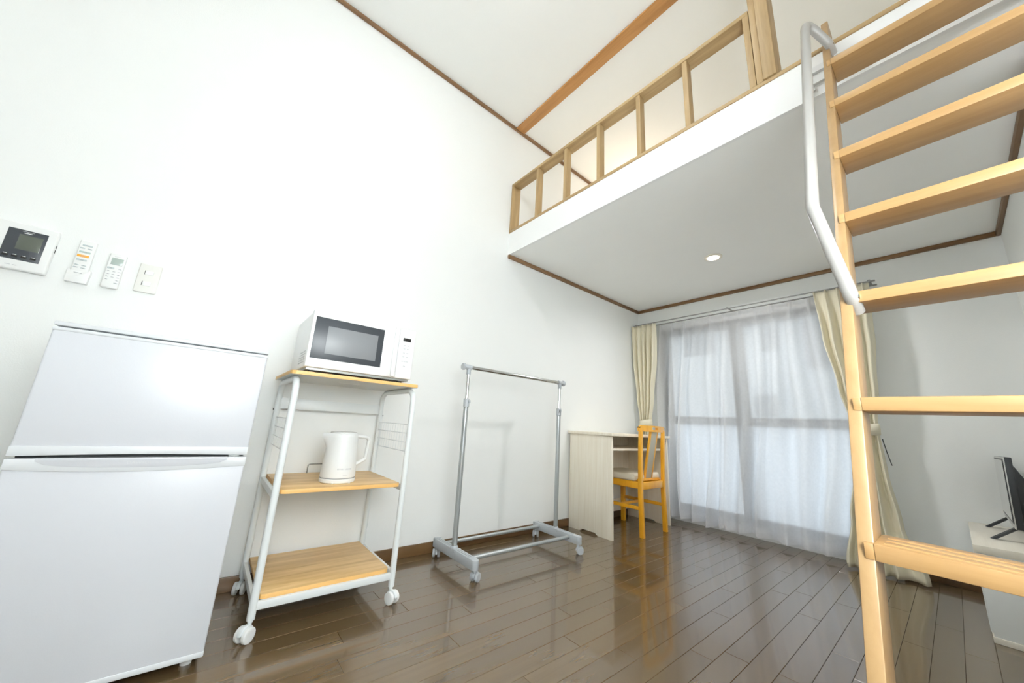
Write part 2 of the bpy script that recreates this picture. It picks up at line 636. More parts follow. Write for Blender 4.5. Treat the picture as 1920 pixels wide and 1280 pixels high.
# ------------------------------------------------------------------ loft railing
rl = thing('loft_railing', 'brown oak railing with open balusters along the loft edge', 'railing', (0, YL, ZF))
RY0, RY1 = YL - .004, YL + .075
q = BM(); box(q, 0, XR, RY0, RY1, ZF, ZF + .020, r=.002); part('bottom_plate', q, M['oak'], rl)
q = BM(); box(q, .003, 1.715, RY0, RY1, 2.668, 2.690, r=.002); part('top_rail', q, M['oak'], rl)
q = BM(); box(q, .003, .024, RY0, RY1, ZF + .02, 2.668, r=.002); part('end_post', q, M['oakz'], rl)
q = BM(); box(q, 1.690, 1.715, RY0, RY1, ZF + .02, 2.668, r=.002); part('end_post', q, M['oakz'], rl)
for xb in (.295, .575, .855, 1.135, 1.405):
    q = BM(); box(q, xb, xb + .026, RY0 + .004, RY0 + .052, ZF + .02, 2.668, r=.002)
    part('baluster', q, M['oakz'], rl)
q = BM(); box(q, 1.717, 1.742, RY0, RY1 + .01, ZF + .02, ZC - .014, r=.002); part('jamb', q, M['oakz'], rl)
q = BM(); box(q, 1.7425, 1.790, RY0 - .008, RY1 + .025, ZF + .02, ZC - .014, r=.003); part('newel_post', q, M['oakz'], rl)

# ------------------------------------------------------------------ ladder
LO = Vector((1.9237, .5582, 0)); RD = Vector((.0108, .4053, 1.0)); EX = Vector((1, -.0289, -.0108)); LW = .0195; LD = .085; LIN = .40
ld = thing('loft_ladder', 'pine loft ladder with flat treads leaning against the loft', 'ladder', LO)
TOPZ = 2.275
for off in (0, LW + LIN):
    q = BM(); obox(q, LO + EX * off, EX * LW, (0, LD, 0), RD * TOPZ, r=.002)
    part('side_rail', q, M['ladder'], ld)
zs = [1.9679, 1.7332, 1.4965, 1.2634, 1.0355, .8103, .5858, .3555, .1255]
TH = .024
for z in zs:
    q = BM()
    o = LO + RD * z
    # tread is housed in the rails: its lap shows on the front of the rail
    obox(q, o + EX * LW + Vector((0, -.002, 0)), EX * LIN, (0, .098, 0), (0, 0, TH), r=.0018)
    tr = part('tread', q, M['tread'], ld)
    for off in (LW * .45, LW + LIN):
        q = BM(); obox(q, o + EX * off + Vector((0, -.0016, .001)), EX * (LW * .55), (0, .02, 0), (0, 0, TH - .002), r=.001)
        part('tenon', q, M['tread'], tr)
# anti-slip ribs on each tread top
    for g in range(3):
        q = BM(); obox(q, o + EX * (LW + .010) + Vector((0, .010 + g * .026, TH - .004)), EX * (LIN - .020), (0, .018, 0), (0, 0, .0055), r=.0012)
        part('tread_rib', q, M['tread'], tr)
# grab handles on both rails
for k, off in enumerate((LW * .5, LW * 1.5 + LIN)):
    s = -1 if k == 0 else 1
    def hp(z, n, dx): # point on rail front at parameter z, pushed out by n and sideways by dx
        nv = Vector((0, -.927, .375))
        return LO + EX * off + RD * z + nv * n + Vector((dx * s, 0, 0))
    q = BM()
    pts = [hp(2.085, -.03, -.012), hp(2.085, .01, -.010), hp(2.125, .105, .034), hp(1.235, .100, .030), hp(1.045, .01, -.010), hp(1.035, -.03, -.012)]
    tube(q, fillet(pts, .05, 8), .0125, 14)
    hd = part('grab_handle', q, M['handle'], ld, label='grey coated steel grab bar')
    for z in (2.085, 1.045):
        q = BM(); lathe(q, [(.004, -.004), (.006, -.004), (.006, .004), (.004, .004)], hp(z, .006, -.018), axis=0, n=10)
        part('bolt', q, M['chrome'], hd)
# hooks at the top
for off in (LW + .004, LW + LIN - .016):
    q = BM()
    p = LO + EX * off + RD * 2.13
    obox(q, p + Vector((0, .06, -.02)), (.012, 0, 0), (0, .075, 0), (0, 0, .006))
    obox(q, p + Vector((0, .115, -.034)), (.012, 0, 0), (0, .006, 0), (0, 0, .02))
    part('hook', q, M['chrome'], ld)
hr = thing('ladder_rail', 'white aluminium ladder rail fixed on the loft fascia', 'rail', (1.86, YL, 2.1))
q = BM(); prism(q, [(YL, 2.105), (YL - .012, 2.105), (YL - .012, 2.125), (YL - .005, 2.128), (YL - .005, 2.150), (YL - .014, 2.153), (YL - .014, 2.178), (YL, 2.178)], 0, 1.865, XR - .002)
part('channel', q, M['rail_alu'], hr)
q = BM(); lathe(q, [(.004, -.022), (.011, -.022), (.013, -.016), (.013, 0)], (1.885, YL, 2.088), axis=1, n=14)
part('end_stop', q, M['chrome'], hr)

# ------------------------------------------------------------------ downlight
dl = thing('downlight', 'round recessed downlight in the loft underside', 'light', (1.091, 2.665, ZL))
q = BM(); lathe(q, [(.042, 0), (.042, -.004), (.050, -.007), (.060, -.004), (.061, 0)], (1.091, 2.665, ZL), n=36)
part('trim_ring', q, M['ring'], dl)
q = BM(); lathe(q, [(.040, -.0035), (.040, -.001)], (1.091, 2.665, ZL - .0045), n=32)
part('diffuser', q, M['glow'], dl)

# ------------------------------------------------------------------ refrigerator
FY0, FY1, FX = -.370, .120, .535
fr = thing('refrigerator', 'white two-door refrigerator with freezer on top', 'refrigerator', (.29, -.125, 0))
q = BM(); box(q, .035, FX - .052, FY0 + .002, FY1 - .002, .028, .940, r=.006); part('body', q, M['fridge_trim'], fr)
q = BM(); box(q, FX - .053, FX - .030, FY0 + .008, FY1 - .008, .036, .938); part('gasket', q, M['gasket'], fr)
q = BM(); box(q, .035, FX - .002, FY0 - .001, FY1 + .001, .9445, .9565, r=.003); part('top_lid', q, M['fridge_trim'], fr)
# lower door
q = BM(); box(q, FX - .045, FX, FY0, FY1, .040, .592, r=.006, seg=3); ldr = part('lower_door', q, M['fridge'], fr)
q = BM(); box(q, FX - .046, FX + .002, FY0 - .0005, FY1 + .0005, .030, .046, r=.004); part('bottom_strip', q, M['fridge_trim'], ldr)
n = 24
low = []
top = []
for k in range(n + 1):
    u = k / n
    y = FY0 + (FY1 - FY0) * u
    low.append((y, .571 - .011 * math.sin(PI * u) ** .8))
    edge = min(1, max(0, (u - .085) / .03)) * min(1, max(0, (.915 - u) / .03))
    top.append((y, .597 - .0 * edge))
q = BM(); prism(q, low + top[::-1], 0, FX - .02, FX + .003, r=.0012)
hs_ = part('handle_strip', q, M['fridge_trim'], ldr)
pts = []
for k in range(n + 1):
    u = .10 + .80 * k / n
    pts.append((FY0 + (FY1 - FY0) * u, .5905 - .019 * (math.sin(PI * k / n) ** .35)))
q = BM(); prism(q, pts + [(FY0 + (FY1 - FY0) * .90, .598), (FY0 + (FY1 - FY0) * .10, .598)], 0, FX + .0008, FX + .0042, r=.0008)
part('grip', q, M['fridge'], hs_)
lettering('logo_lettering', 'DAEWOO', M['print_l'], ldr, (FX + .0043, -.127, .5838), .011, spacing=1.15)
# upper door
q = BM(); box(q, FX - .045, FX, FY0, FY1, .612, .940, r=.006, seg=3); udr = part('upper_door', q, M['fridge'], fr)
q = BM(); box(q, FX - .046, FX + .002, FY0 - .0005, FY1 + .0005, .930, .9405, r=.003); part('top_strip', q, M['fridge_trim'], udr)
lo2 = [(FY0 + (FY1 - FY0) * k / n, .603 + .004 * math.sin(PI * k / n)) for k in range(n + 1)]
q = BM(); prism(q, lo2 + [(FY1, .628), (FY0, .628)], 0, FX - .046, FX + .003, r=.0015); part('handle_strip', q, M['fridge_trim'], udr)
q = BM(); box(q, FX - .035, FX - .004, .072, .100, .594, .607, r=.002); part('hinge', q, M['hinge'], fr)
for yy in (-.34, .085):
    for xx in (.09, .48):
        q = BM(); lathe(q, [(.014, 0), (.014, .012), (.010, .014), (.010, .03)], (xx, yy, 0), n=14)
        part('foot', q, M['white_plastic'], fr)
q = BM(); box(q, .06, FX - .05, FY0 + .02, FY1 - .01, .012, .029); part('base_frame', q, M['gasket'], fr)

# ------------------------------------------------------------------ kitchen cart
ct = thing('kitchen_cart', 'white steel kitchen cart with three wood-look shelves on casters', 'cart', (.25, .475, 0))
CY0, CY1, CXF, CXB = .236, .722, .447, .045
TR_ = .0125
for y in (CY0, CY1):
    q = BM()
    tube(q, fillet([(CXB, y, .062), (CXB, y, .882), (CXF, y, .882), (CXF, y, .062)], .065, 8), TR_, 14)
    sf = part('side_frame', q, M['white_metal'], ct)
    for z in (.452, .108):
        q = BM(); box(q, CXB, CXF, y - .007, y + .007, z - .014, z + .012, r=.002)
        part('crossbar', q, M['white_metal'], sf)
    s = 1 if y == CY0 else -1
    # wire grid
    for z in (.725, .685, .645, .605):
        q = BM(); tube(q, [(CXB, y + s * .004, z), (CXF, y + s * .004, z)], .0016, 6)
        part('wire', q, M['white_metal'], sf)
    for k in range(12):
        x = CXB + .03 + k * .031
        q = BM(); tube(q, [(x, y + s * .006, .602), (x, y + s * .006, .728)], .0010, 6)
        part('wire', q, M['white_metal'], sf)
    q = BM(); lathe(q, [(.004, -.003), (.004, .003)], (CXB + .0, y - s * TR_, .76), axis=1, n=10); part('screw', q, M['gasket'], sf)


def board(nm, x0, x1, y0, y1, z0, z1, r=.0):
    g = BM()
    c = .018
    pts = [(x0, y0), (x1 - c, y0), (x1 - c * .3, y0 + c * .3), (x1, y0 + c), (x1, y1 - c), (x1 - c * .3, y1 - c * .3), (x1 - c, y1), (x0, y1)]
    prism(g, pts, 2, z0, z1, r=.001)
    o = part(nm, g, M['shelf'], ct)
    o.data.materials.append(M['edge'])
    o.data.materials.append(M['cab'])
    for f in o.data.polygons:
        if abs(f.normal.z) < .5: f.material_index = 1
        elif f.normal.z < 0: f.material_index = 2
    return o


tp = board('top_board', .022, .462, .208, .738, .895, .910)
q = BM(); box(q, .25, .285, .43, .52, .8942, .8952); part('label_sticker', q, M['white_plastic'], tp)
board('middle_shelf', .030, .450, .250, .708, .456, .471)
board('bottom_shelf', .030, .440, .250, .708, .114, .129)
q = BM(); box(q, CXF - .012, CXF + .006, CY0, CY1, .088, .114, r=.003); part('front_apron', q, M['white_metal'], ct)
q = BM(); box(q, CXB - .008, CXB + .006, CY0, CY1, .088, .114, r=.003); part('rear_apron', q, M['white_metal'], ct)
q = BM(); box(q, CXB - .004, CXB + .004, CY0 + .005, CY1 - .005, .764, .814, r=.002); part('back_panel', q, M['white_metal'], ct)
q = BM(); tube(q, fillet([(.055, .407, .471), (.055, .407, .513), (.055, .530, .513), (.055, .530, .471)], .012, 5), .0028, 8)
part('guard_bar', q, M['hinge'], ct)


def caster(root, x, y, ang, mwheel, mfork, r=.021, top=.062, name='caster'):
    g = BM()
    # twin wheel with a domed hood, built along local axes then turned
    off = .012
    def tf(bm_):
        bmesh.ops.rotate(bm_, verts=bm_.verts[:], cent=(0, 0, 0), matrix=Matrix.Rotation(ang, 3, 'Z'))
        bmesh.ops.translate(bm_, verts=bm_.verts[:], vec=(x, y, 0))
        return bm_
    n = 14
    pts = [(off + math.cos(PI * .05 + PI * .98 * k / n) * (r + .004), r + math.sin(PI * .05 + PI * .98 * k / n) * (r + .004)) for k in range(n + 1)]
    prism(g, pts, 1, -.006, .006, r=.001)
    lathe(g, [(.006, r), (.006, top - .01), (.008, top - .008), (.008, top + .012)], (0, 0, 0), n=12)
    c = part(name, tf(g), mfork, root)
    for s in (-1, 1):
        g = BM()
        lathe(g, [(r * .55, -.008), (r * .8, -.0078), (r * .97, -.006), (r, -.003), (r, .004), (r * .9, .006)], (off, s * .0135, r), axis=1, n=24) if s < 0 else \
            lathe(g, [(r * .9, -.006), (r, -.004), (r, .003), (r * .97, .006), (r * .8, .0078), (r * .55, .008)], (off, s * .0135, r), axis=1, n=24)
        part('wheel', tf(g), mwheel, c)
    return c


for x, y, a in ((CXF, CY0, math.radians(-50)), (CXF, CY1, math.radians(20)), (CXB, CY0, math.radians(-20)), (CXB, CY1, math.radians(30))):
    caster(ct, x, y, a, M['white_plastic'], M['white_metal'], r=.024)

# ------------------------------------------------------------------ microwave
mwv = thing('microwave', 'white microwave oven with dark glass door on top of the cart', 'microwave', (.26, .475, .910))
MX0, MX1, MY0, MY1, MZ0, MZ1 = .085, .445, .250, .699, .931, 1.167
q = BM(); box(q, MX0, MX1 - .030, MY0 + .003, MY1 - .003, MZ0, MZ1, r=.006); bd = part('body', q, M['mw'], mwv)
q = BM(); box(q, MX0 + .01, MX1 - .015, MY0 + .01, MY1 - .01, MZ0 - .010, MZ0 + .002); part('underside', q, M['hinge'], mwv)
q = BM(); box(q, MX1 - .029, MX1, MY0, .618, MZ0, MZ1, r=.004, seg=3); dr = part('door', q, M['mw'], mwv)
q = BM(); box(q, MX1 - .004, MX1 + .0012, .262, .546, .968, 1.141, r=.001); part('door_glass', q, M['mw_glass'], dr)
q = BM(); box(q, MX1, MX1 + .0018, .312, .520, .992, 1.108, r=.0004); part('viewing_mesh', q, M['mw_mesh'], dr)
q = BM(); box(q, MX1 - .002, MX1 + .0016, .5475, .592, MZ0 + .006, 1.134, r=.001); part('pull_panel', q, M['mw'], dr)
q = BM(); box(q, MX1 - .001, MX1 + .007, .594, .616, MZ0 + .004, MZ1 - .002, r=.004); part('door_handle', q, M['mw'], dr)
q = BM(); box(q, MX1 - .029, MX1 - .001, .620, MY1, MZ0, MZ1, r=.005, seg=3); pn = part('control_panel', q, M['mw'], mwv)
q = BM(); box(q, MX1 - .003, MX1 + .0004, .638, .676, 1.108, 1.124, r=.0004); part('display', q, M['black'], pn)
for z, cells in ((1.088, 2), (1.072, 2), (1.052, 2), (1.034, 2), (1.012, 3), (.990, 1)):
    for c in range(cells):
        yc = .640 + .034 * (c + .5) / cells if cells > 1 else .657
        q = BM(); box(q, MX1 - .002, MX1 - .0004, yc - .005, yc + .005, z - .0022, z + .0022, r=.0003)
        part('button', q, M['print_l'], pn)
for i in range(5):
    for j in range(7):
        q = BM(); lathe(q, [(.0036, -.0006), (.0036, .001)], (.275 + j * .018 + (i % 2) * .009, MY0 + .003, .955 + i * .011), axis=1, n=8)
        part('vent_hole', q, M['print'], bd)
for xx in (.12, .40):
    for yy in (.285, .66):
        q = BM(); lathe(q, [(.012, 0), (.012, .014)], (xx, yy, .910), n=14); part('foot', q, M['gasket'], mwv)

# ------------------------------------------------------------------ kettle
kc = Vector((.322, .474, .471))
kt = thing('kettle', 'white electric kettle on the middle shelf of the cart', 'kettle', kc)
q = BM(); lathe(q, [(.066, .0), (.070, .003), (.071, .014), (.068, .018)], kc, n=40); base_ = part('power_base', q, M['white_plastic'], kt)
for a in (-.5, .5, 2.6):
    q = BM(); box(q, kc.x + math.cos(a) * .069 - .004, kc.x + math.cos(a) * .069 + .004, kc.y + math.sin(a) * .069 - .004, kc.y + math.sin(a) * .069 + .004, kc.z, kc.z + .006, r=.001); part('rubber_foot', q, M['white_plastic'], base_)
q = BM()
lathe(q, [(.064, .0195), (.0695, .022), (.0705, .03), (.0665, .08), (.0625, .14), (.0600, .185), (.0590, .197), (.0560, .201)], kc, n=48)
for v in q.verts:   # pull the rim out into a spout on the -y side
    h = v.co.z - kc.z
    d = v.co - kc
    a = math.atan2(d.x, -d.y)
    if h > .14:
        k = max(0, 1 - abs(a) / .55) * min(1, (h - .135) / .05)
        v.co.y -= .026 * k ** 1.5
body = part('body', q, M['white_plastic'], kt)
q = BM(); lathe(q, [(.0535, .1995), (.055, .203), (.052, .207), (.02, .209)], kc, n=40); part('lid', q, M['white_plastic'], kt)
q = BM()
tube(q, fillet([kc + Vector((0, .052, .190)), kc + Vector((0, .104, .186)), kc + Vector((0, .112, .174)), kc + Vector((0, .107, .092)), kc + Vector((0, .060, .064))], .012, 5), .0080, 12, r2=.011, upv=(0, 1, 0))
part('handle', q, M['white_plastic'], kt)
q = BM(); lathe(q, [(.0645, .0178), (.0697, .0182), (.0697, .0208), (.064, .0212)], kc, n=40); part('seam', q, M['print'], kt)


def on_kettle(y, z, wd, ht, nm='print_mark'):
    g = BM()
    yy0, yy1 = y - wd / 2, y + wd / 2
    rr = .0705 - (z - .03) * .08 + .0006
    ps = []
    for k in range(4):
        t = yy0 + (yy1 - yy0) * k / 3
        # the marks sit towards the camera side of the body
        a = t / rr
        ps.append((a, rr))
    a0 = -.12
    va = [g.verts.new(kc + Vector((math.cos(a + a0) * rr, math.sin(a + a0) * rr, z - ht / 2))) for a, rr in ps]
    vb = [g.verts.new(kc + Vector((math.cos(a + a0) * rr, math.sin(a + a0) * rr, z + ht / 2))) for a, rr in ps]
    vc = [g.verts.new(v.co + (kc - v.co).normalized() * .001) for v in va]
    vd = [g.verts.new(v.co + (kc - v.co).normalized() * .001) for v in vb]
    for k in range(3):
        g.faces.new((va[k], va[k + 1], vb[k + 1], vb[k]))
        g.faces.new((vc[k], vd[k], vd[k + 1], vc[k + 1]))
    bmesh.ops.recalc_face_normals(g, faces=g.faces[:])
    return part(nm, g, M['print_l'], body)


for yk in (-.0135, -.009, -.004, .001, .006, .0105, .020, .0245, .029, .0335, .038, .0425):
    on_kettle(yk, .058, .0030, .006)
on_kettle(.018, .034, .018, .0018)

# ------------------------------------------------------------------ garment rack
rk = thing('garment_rack', 'grey garment rack with chrome hanging bar on casters', 'clothes rack', (.27, 1.52, 0))
PY0, PY1, PX = 1.128, 1.905, .275
for y, s in ((PY0, -1), (PY1, 1)):
    q = BM(); tube(q, [(PX, y, .075), (PX, y + s * .002, .862)], .0142, 18); po = part('post', q, M['silver'], rk)
    q = BM(); tube(q, [(PX, y + s * .002, .85), (PX, y + s * .004, 1.055)], .0100, 16); part('inner_tube', q, M['chrome'], rk)
    q = BM(); lathe(q, [(.0150, .835), (.0175, .838), (.0175, .880), (.0165, .884), (.0112, .885)], (PX, y + s * .002, 0), n=20)
    box(q, PX + .006, PX + .026, y - s * .004 - .006, y - s * .004 + .006, .860, .876, r=.002)
    part('height_clamp', q, M['grey_plastic'], rk)
    q = BM()
    lathe(q, [(.0125, 1.025), (.0130, 1.030), (.0130, 1.058), (.009, 1.062)], (PX, y + s * .004, 0), n=18)
    tube(q, [(PX, y - s * .012, 1.068), (PX, y + s * .035, 1.068)], .0155, 18)
    lathe(q, [(.012, 0), (.019, .001), (.0205, .004), (.0205, .013), (.018, .016), (.01, .0165)] if s > 0 else [(.01, -.0165), (.018, -.016), (.0205, -.013), (.0205, -.004), (.019, -.001), (.012, 0)], (PX, y + s * .033, 1.068), axis=1, n=22)
    part('tee_joint', q, M['grey_plastic'], rk)
    # foot: a moulded bar along x with rounded ends
    q = BM()
    hw = .019
    xa, xb = .070, .492
    pts = []
    for k in range(9):
        a = -PI / 2 + PI * k / 8
        pts.append((xb - hw + math.cos(a) * hw, y + math.sin(a) * hw))
    for k in range(9):
        a = PI / 2 + PI * k / 8
        pts.append((xa + hw * .5 + math.cos(a) * hw * .5, y + math.sin(a) * hw))
    prism(q, pts, 2, .056, .102, r=.003)
    ft = part('foot', q, M['grey_plastic'], rk)
    for (x0, x1) in ((.105, .235), (.315, .430)):
        q = BM(); box(q, x0, x1, y - .009, y - .003, .1005, .1045, r=.001); part('rib', q, M['grey_plastic'], ft)
        q = BM(); box(q, x0, x1, y + .003, y + .009, .1005, .1045, r=.001); part('rib', q, M['grey_plastic'], ft)
        q = BM(); box(q, x0 - .014, x0 - .006, y - .0205, y + .0205, .088, .1035, r=.001); part('rib', q, M['grey_plastic'], ft)
    q = BM(); lathe(q, [(.021, .098), (.0195, .108), (.0165, .112)], (PX, y, 0), n=18); part('socket', q, M['grey_plastic'], ft)
q = BM(); tube(q, [(PX, PY0 - .012, 1.068), (PX, PY1 + .012, 1.068)], .0122, 18); part('hanging_bar', q, M['chrome'], rk)
for x in (.135, .405):
    q = BM(); tube(q, [(x, PY0 + .01, .083), (x, PY1 - .01, .083)], .0105, 14); part('base_bar', q, M['silver'], rk)
for x, y, a in ((.468, PY0 + .004, 2.0), (.092, PY0, 2.6), (.468, PY1 - .002, .9), (.092, PY1 - .004, 2.3)):
    caster(rk, x, y, a, M['grey_plastic'], M['grey_plastic'], r=.0215, top=.05)

# ------------------------------------------------------------------ desk
dk = thing('desk', 'pale birch desk with a shelf under its top by the window', 'desk', (.21, 2.75, 0))
DY0, DY1 = 2.330, 3.172


def side_panel(y0, y1):
    g = BM()
    arch = [(.128, 0), (.150, .016), (.270, .016), (.296, 0)]
    pts = [(.018, 0)] + arch + [(.420, 0), (.420, .712), (.018, .712)]
    prism(g, pts, 1, y0, y1, r=.0012)
    return part('side_panel', g, M['birch'], dk)


side_panel(DY0, DY0 + .020)
side_panel(DY1 - .020, DY1)
q = BM(); box(q, .004, .434, DY0 - .014, DY1 + .018, .7125, .734, r=.002); part('desktop', q, M['birch'], dk)
q = BM(); box(q, .030, .400, DY0 + .020, DY1 - .020, .606, .622, r=.001); part('shelf', q, M['birch'], dk)
q = BM(); box(q, .022, .034, DY0 + .020, DY1 - .020, .400, .712); part('back_panel', q, M['birch'], dk)
q = BM(); box(q, .022, .034, DY0 + .020, DY1 - .020, .06, .16); part('back_rail', q, M['birch'], dk)

# ------------------------------------------------------------------ chair
ch = thing('desk_chair', 'orange varnished wooden chair with cream seat pushed under the desk', 'chair', (.30, 2.77, 0))
for y0, s in ((2.588, 1), (2.926, -1)):
    g = BM()
    prof = [(.476, 0), (.508, 0), (.500, .30), (.506, .62), (.512, .772), (.488, .772), (.480, .62), (.470, .30)]
    prism(g, prof, 1, y0, y0 + .030, r=.003)
    part('rear_leg', g, M['chair'], ch)
    g = BM(); box(g, .095, .128, y0, y0 + .030, 0, .375, r=.003); part('front_leg', g, M['chair'], ch)
    g = BM(); box(g, .11, .485, y0 + .004, y0 + .026, .335, .385, r=.003); part('side_rail', g, M['chair'], ch)
    g = BM(); box(g, .11, .485, y0 + .006, y0 + .024, .185, .210, r=.003); part('stretcher', g, M['chair'], ch)
g = BM(); box(g, .474, .496, 2.617, 2.927, .330, .382, r=.003); part('rear_rail', g, M['chair'], ch)
g = BM(); box(g, .10, .122, 2.617, 2.927, .335, .385, r=.003); part('front_rail', g, M['chair'], ch)
g = BM(); box(g, .29, .31, 2.610, 2.934, .188, .208, r=.003); part('cross_stretcher', g, M['chair'], ch)
# crest rail, bowed backwards, with a hand hole
g = BM()
NS = 20
y0, y1 = 2.582, 2.962
def crest_x(y):
    u = (y - y0) / (y1 - y0)
    return .484 + .020 * math.sin(PI * u)
hy0, hy1, hz0, hz1 = 2.735, 2.815, .777, .795
ys = sorted(set([y0 + (y1 - y0) * k / NS for k in range(NS + 1)] + [hy0, hy1]))
def corner(y):
    d = min(y - y0, y1 - y)
    return .808 - (.022 * (1 - min(1, d / .03)) ** 2)
cols = []
for y in ys:
    zz = [.760, hz0, hz1, corner(y)]
    cols.append([[g.verts.new((crest_x(y) + t, y, z)) for z in zz] for t in (0, .020)])
for i in range(len(ys) - 1):
    hole = ys[i] >= hy0 - 1e-6 and ys[i + 1] <= hy1 + 1e-6
    A, B = cols[i], cols[i + 1]
    for j in range(3):
        if hole and j == 1: continue
        for t in (0, 1):
            g.faces.new((A[t][j], A[t][j + 1], B[t][j + 1], B[t][j]))
    g.faces.new((A[0][0], B[0][0], B[1][0], A[1][0]))
    g.faces.new((A[0][3], B[0][3], B[1][3], A[1][3]))
    if hole:
        g.faces.new((A[0][1], B[0][1], B[1][1], A[1][1]))
        g.faces.new((A[0][2], B[0][2], B[1][2], A[1][2]))
for yy in (hy0, hy1):
    c = cols[ys.index(yy)]
    g.faces.new((c[0][1], c[0][2], c[1][2], c[1][1]))
for c in (cols[0], cols[-1]):
    for j in range(3): g.faces.new((c[0][j], c[0][j + 1], c[1][j + 1], c[1][j]))
bmesh.ops.recalc_face_normals(g, faces=g.faces[:])
part('crest_rail', g, M['chair'], ch)
# raked splat: two wooden strips with an upholstered panel between
ctr = 2.775
for dy in (-.058, .040):
    g = BM(); obox(g, (.438, ctr + dy, .395), (.016, 0, 0), (0, .018, 0), (.066, 0, .372), r=.002); part('back_slat', g, M['chair'], ch)
g = BM(); obox(g, (.436, ctr - .040, .400), (.020, 0, 0), (0, .080, 0), (.064, 0, .362), r=.004); part('back_pad', g, M['splat'], ch)
g = BM(); box(g, .425, .468, 2.62, 2.925, .385, .402, r=.003); part('seat_back_bar', g, M['chair'], ch)
# seat cushion, softly domed
g = BM()
box(g, .085, .450, 2.580, 2.962, .386, .436, r=.018, seg=4)
for v in g.verts:
    if v.co.z > .42:
        u = (v.co.x - .085) / .365; t = (v.co.y - 2.58) / .382
        v.co.z += .008 * max(0, math.sin(PI * u)) * max(0, math.sin(PI * t))
part('seat_cushion', g, M['cushion'], ch)

# ------------------------------------------------------------------ curtains
RODZ, RODY = 1.852, D - .055
q = BM(); box(q, .02, 1.86, RODY - .088, RODY - .072, RODZ - .001, RODZ + .006, r=.002)
box(q, .02, 1.86, RODY + .016, RODY + .032, RODZ, RODZ + .008, r=.002)
for xk in (.05, .94, 1.83):      # wall brackets joining the two tracks
    box(q, xk - .008, xk + .008, RODY - .088, D - .001, RODZ + .008, RODZ + .012)
tag(part('curtain_rail', q, M['rail_shade']), 'slim white curtain rail above the window', 'curtain rail')


def lerp(tab, z):
    """tab sorted by falling z: [(z, value)...]"""
    if z >= tab[0][0]: return tab[0][1]
    for (za, a), (zb, b_) in zip(tab, tab[1:]):
        if z >= zb:
            t = (za - z) / (za - zb)
            t = t * t * (3 - 2 * t)
            return a + (b_ - a) * t
    return tab[-1][1]


def cloth(xl, xr, yc, amp, zt, zb, folds, nx=150, nz=70, seed=1, sharp=1.0, zfun=None, wander=.0, thick=0, pinch=0):
    """pleated sheet: xl, xr, yc, amp are tables over z"""
    rnd = random.Random(seed)
    ph = [rnd.uniform(-.35, .35) for _ in range(int(folds) + 3)]
    am = [rnd.uniform(.55, 1.25) for _ in range(int(folds) + 3)]
    g = BM()
    rows = []
    for j in range(nz + 1):
        v = j / nz
        row = []
        for i in range(nx + 1):
            u = i / nx
            z = zt + ((zb if zfun is None else zfun(u)) - zt) * v
            zz = z
            f = u * folds
            k = int(f)
            t = f - k
            a0 = am[k] * (1 - t) + am[k + 1] * t
            p0 = ph[k] * (1 - t) + ph[k + 1] * t
            wv = math.cos(2 * PI * (f + p0 * v))
            wv = math.copysign(abs(wv) ** sharp, wv)
            am_ = lerp(amp, zz)
            if pinch and v < .10:      # pinch pleats at the heading
                cp = max(0, math.cos(2 * PI * f)) ** 10
                wv = wv * (v / .10) + (cp * 1.5 - .4) * (1 - v / .10)
            y = lerp(yc, zz) - am_ * a0 * wv
            xx = lerp(xl, zz) + (lerp(xr, zz) - lerp(xl, zz)) * (u + .012 * math.sin(2 * PI * f * 2 + p0) * .3)
            if wander:
                xx += wander * math.sin(3.1 * v + u * 9 + seed) * v * (1 - v) * 4 * (u * (1 - u)) * 4
                y += wander * .8 * math.sin(5 * v * (1 + u) + u * 23 + seed * 2) * v
            row.append(g.verts.new((xx, y, z)))
        rows.append(row)
    for a, b_ in zip(rows, rows[1:]):
        for i in range(nx):
            g.faces.new((a[i], b_[i], b_[i + 1], a[i + 1]))
    return g


def band(g, xa, xb, ya, yb, z0, z1):
    """loose loop of cloth around a bunched curtain"""
    n = 28
    rs = []
    for z in (z0, (z0 + z1) / 2, z1):
        ring = []
        for k in range(n):
            a = 2 * PI * k / n
            bul = 1.0 if z not in (z0, z1) else .96
            ring.append(g.verts.new(((xa + xb) / 2 + (xb - xa) / 2 * math.cos(a) * bul, (ya + yb) / 2 + (yb - ya) / 2 * math.sin(a) * bul, z + .010 * math.cos(a))))
        rs.append(ring)
    for p_, q_ in zip(rs, rs[1:]):
        for k in range(n):
            g.faces.new((p_[k], p_[(k + 1) % n], q_[(k + 1) % n], q_[k]))
    return g


def thicken(o, t):
    md = o.modifiers.new('thickness', 'SOLIDIFY')
    md.thickness = t
    md.offset = 0


# left drape, tied back in the corner
dc = thing('drape_curtain', 'beige drape tied back in the corner behind the desk', 'curtain', (.12, RODY - 0.075, .0), 'beige drapes')
g = cloth([(1.86, .012), (1.5, .028), (1.1, .060), (.87, .085), (.6, .07), (.03, .03)], [(1.86, .272), (1.5, .262), (1.1, .225), (.87, .195), (.6, .22), (.03, .26)],
          [(1.86, RODY - 0.080), (.87, RODY - 0.090), (.03, RODY - 0.085)], [(1.86, .020), (1.5, .026), (.87, .018), (.03, .026)], RODZ - .003, .03, 4.5, nx=130, nz=60, seed=3, pinch=1)
o = part('cloth', g, M['drape'], dc); thicken(o, .0015)
g = BM(); band(g, .074, .206, RODY - 0.133, RODY - .048, .800, .872)
o = part('tieback', g, M['drape'], dc); thicken(o, .002)
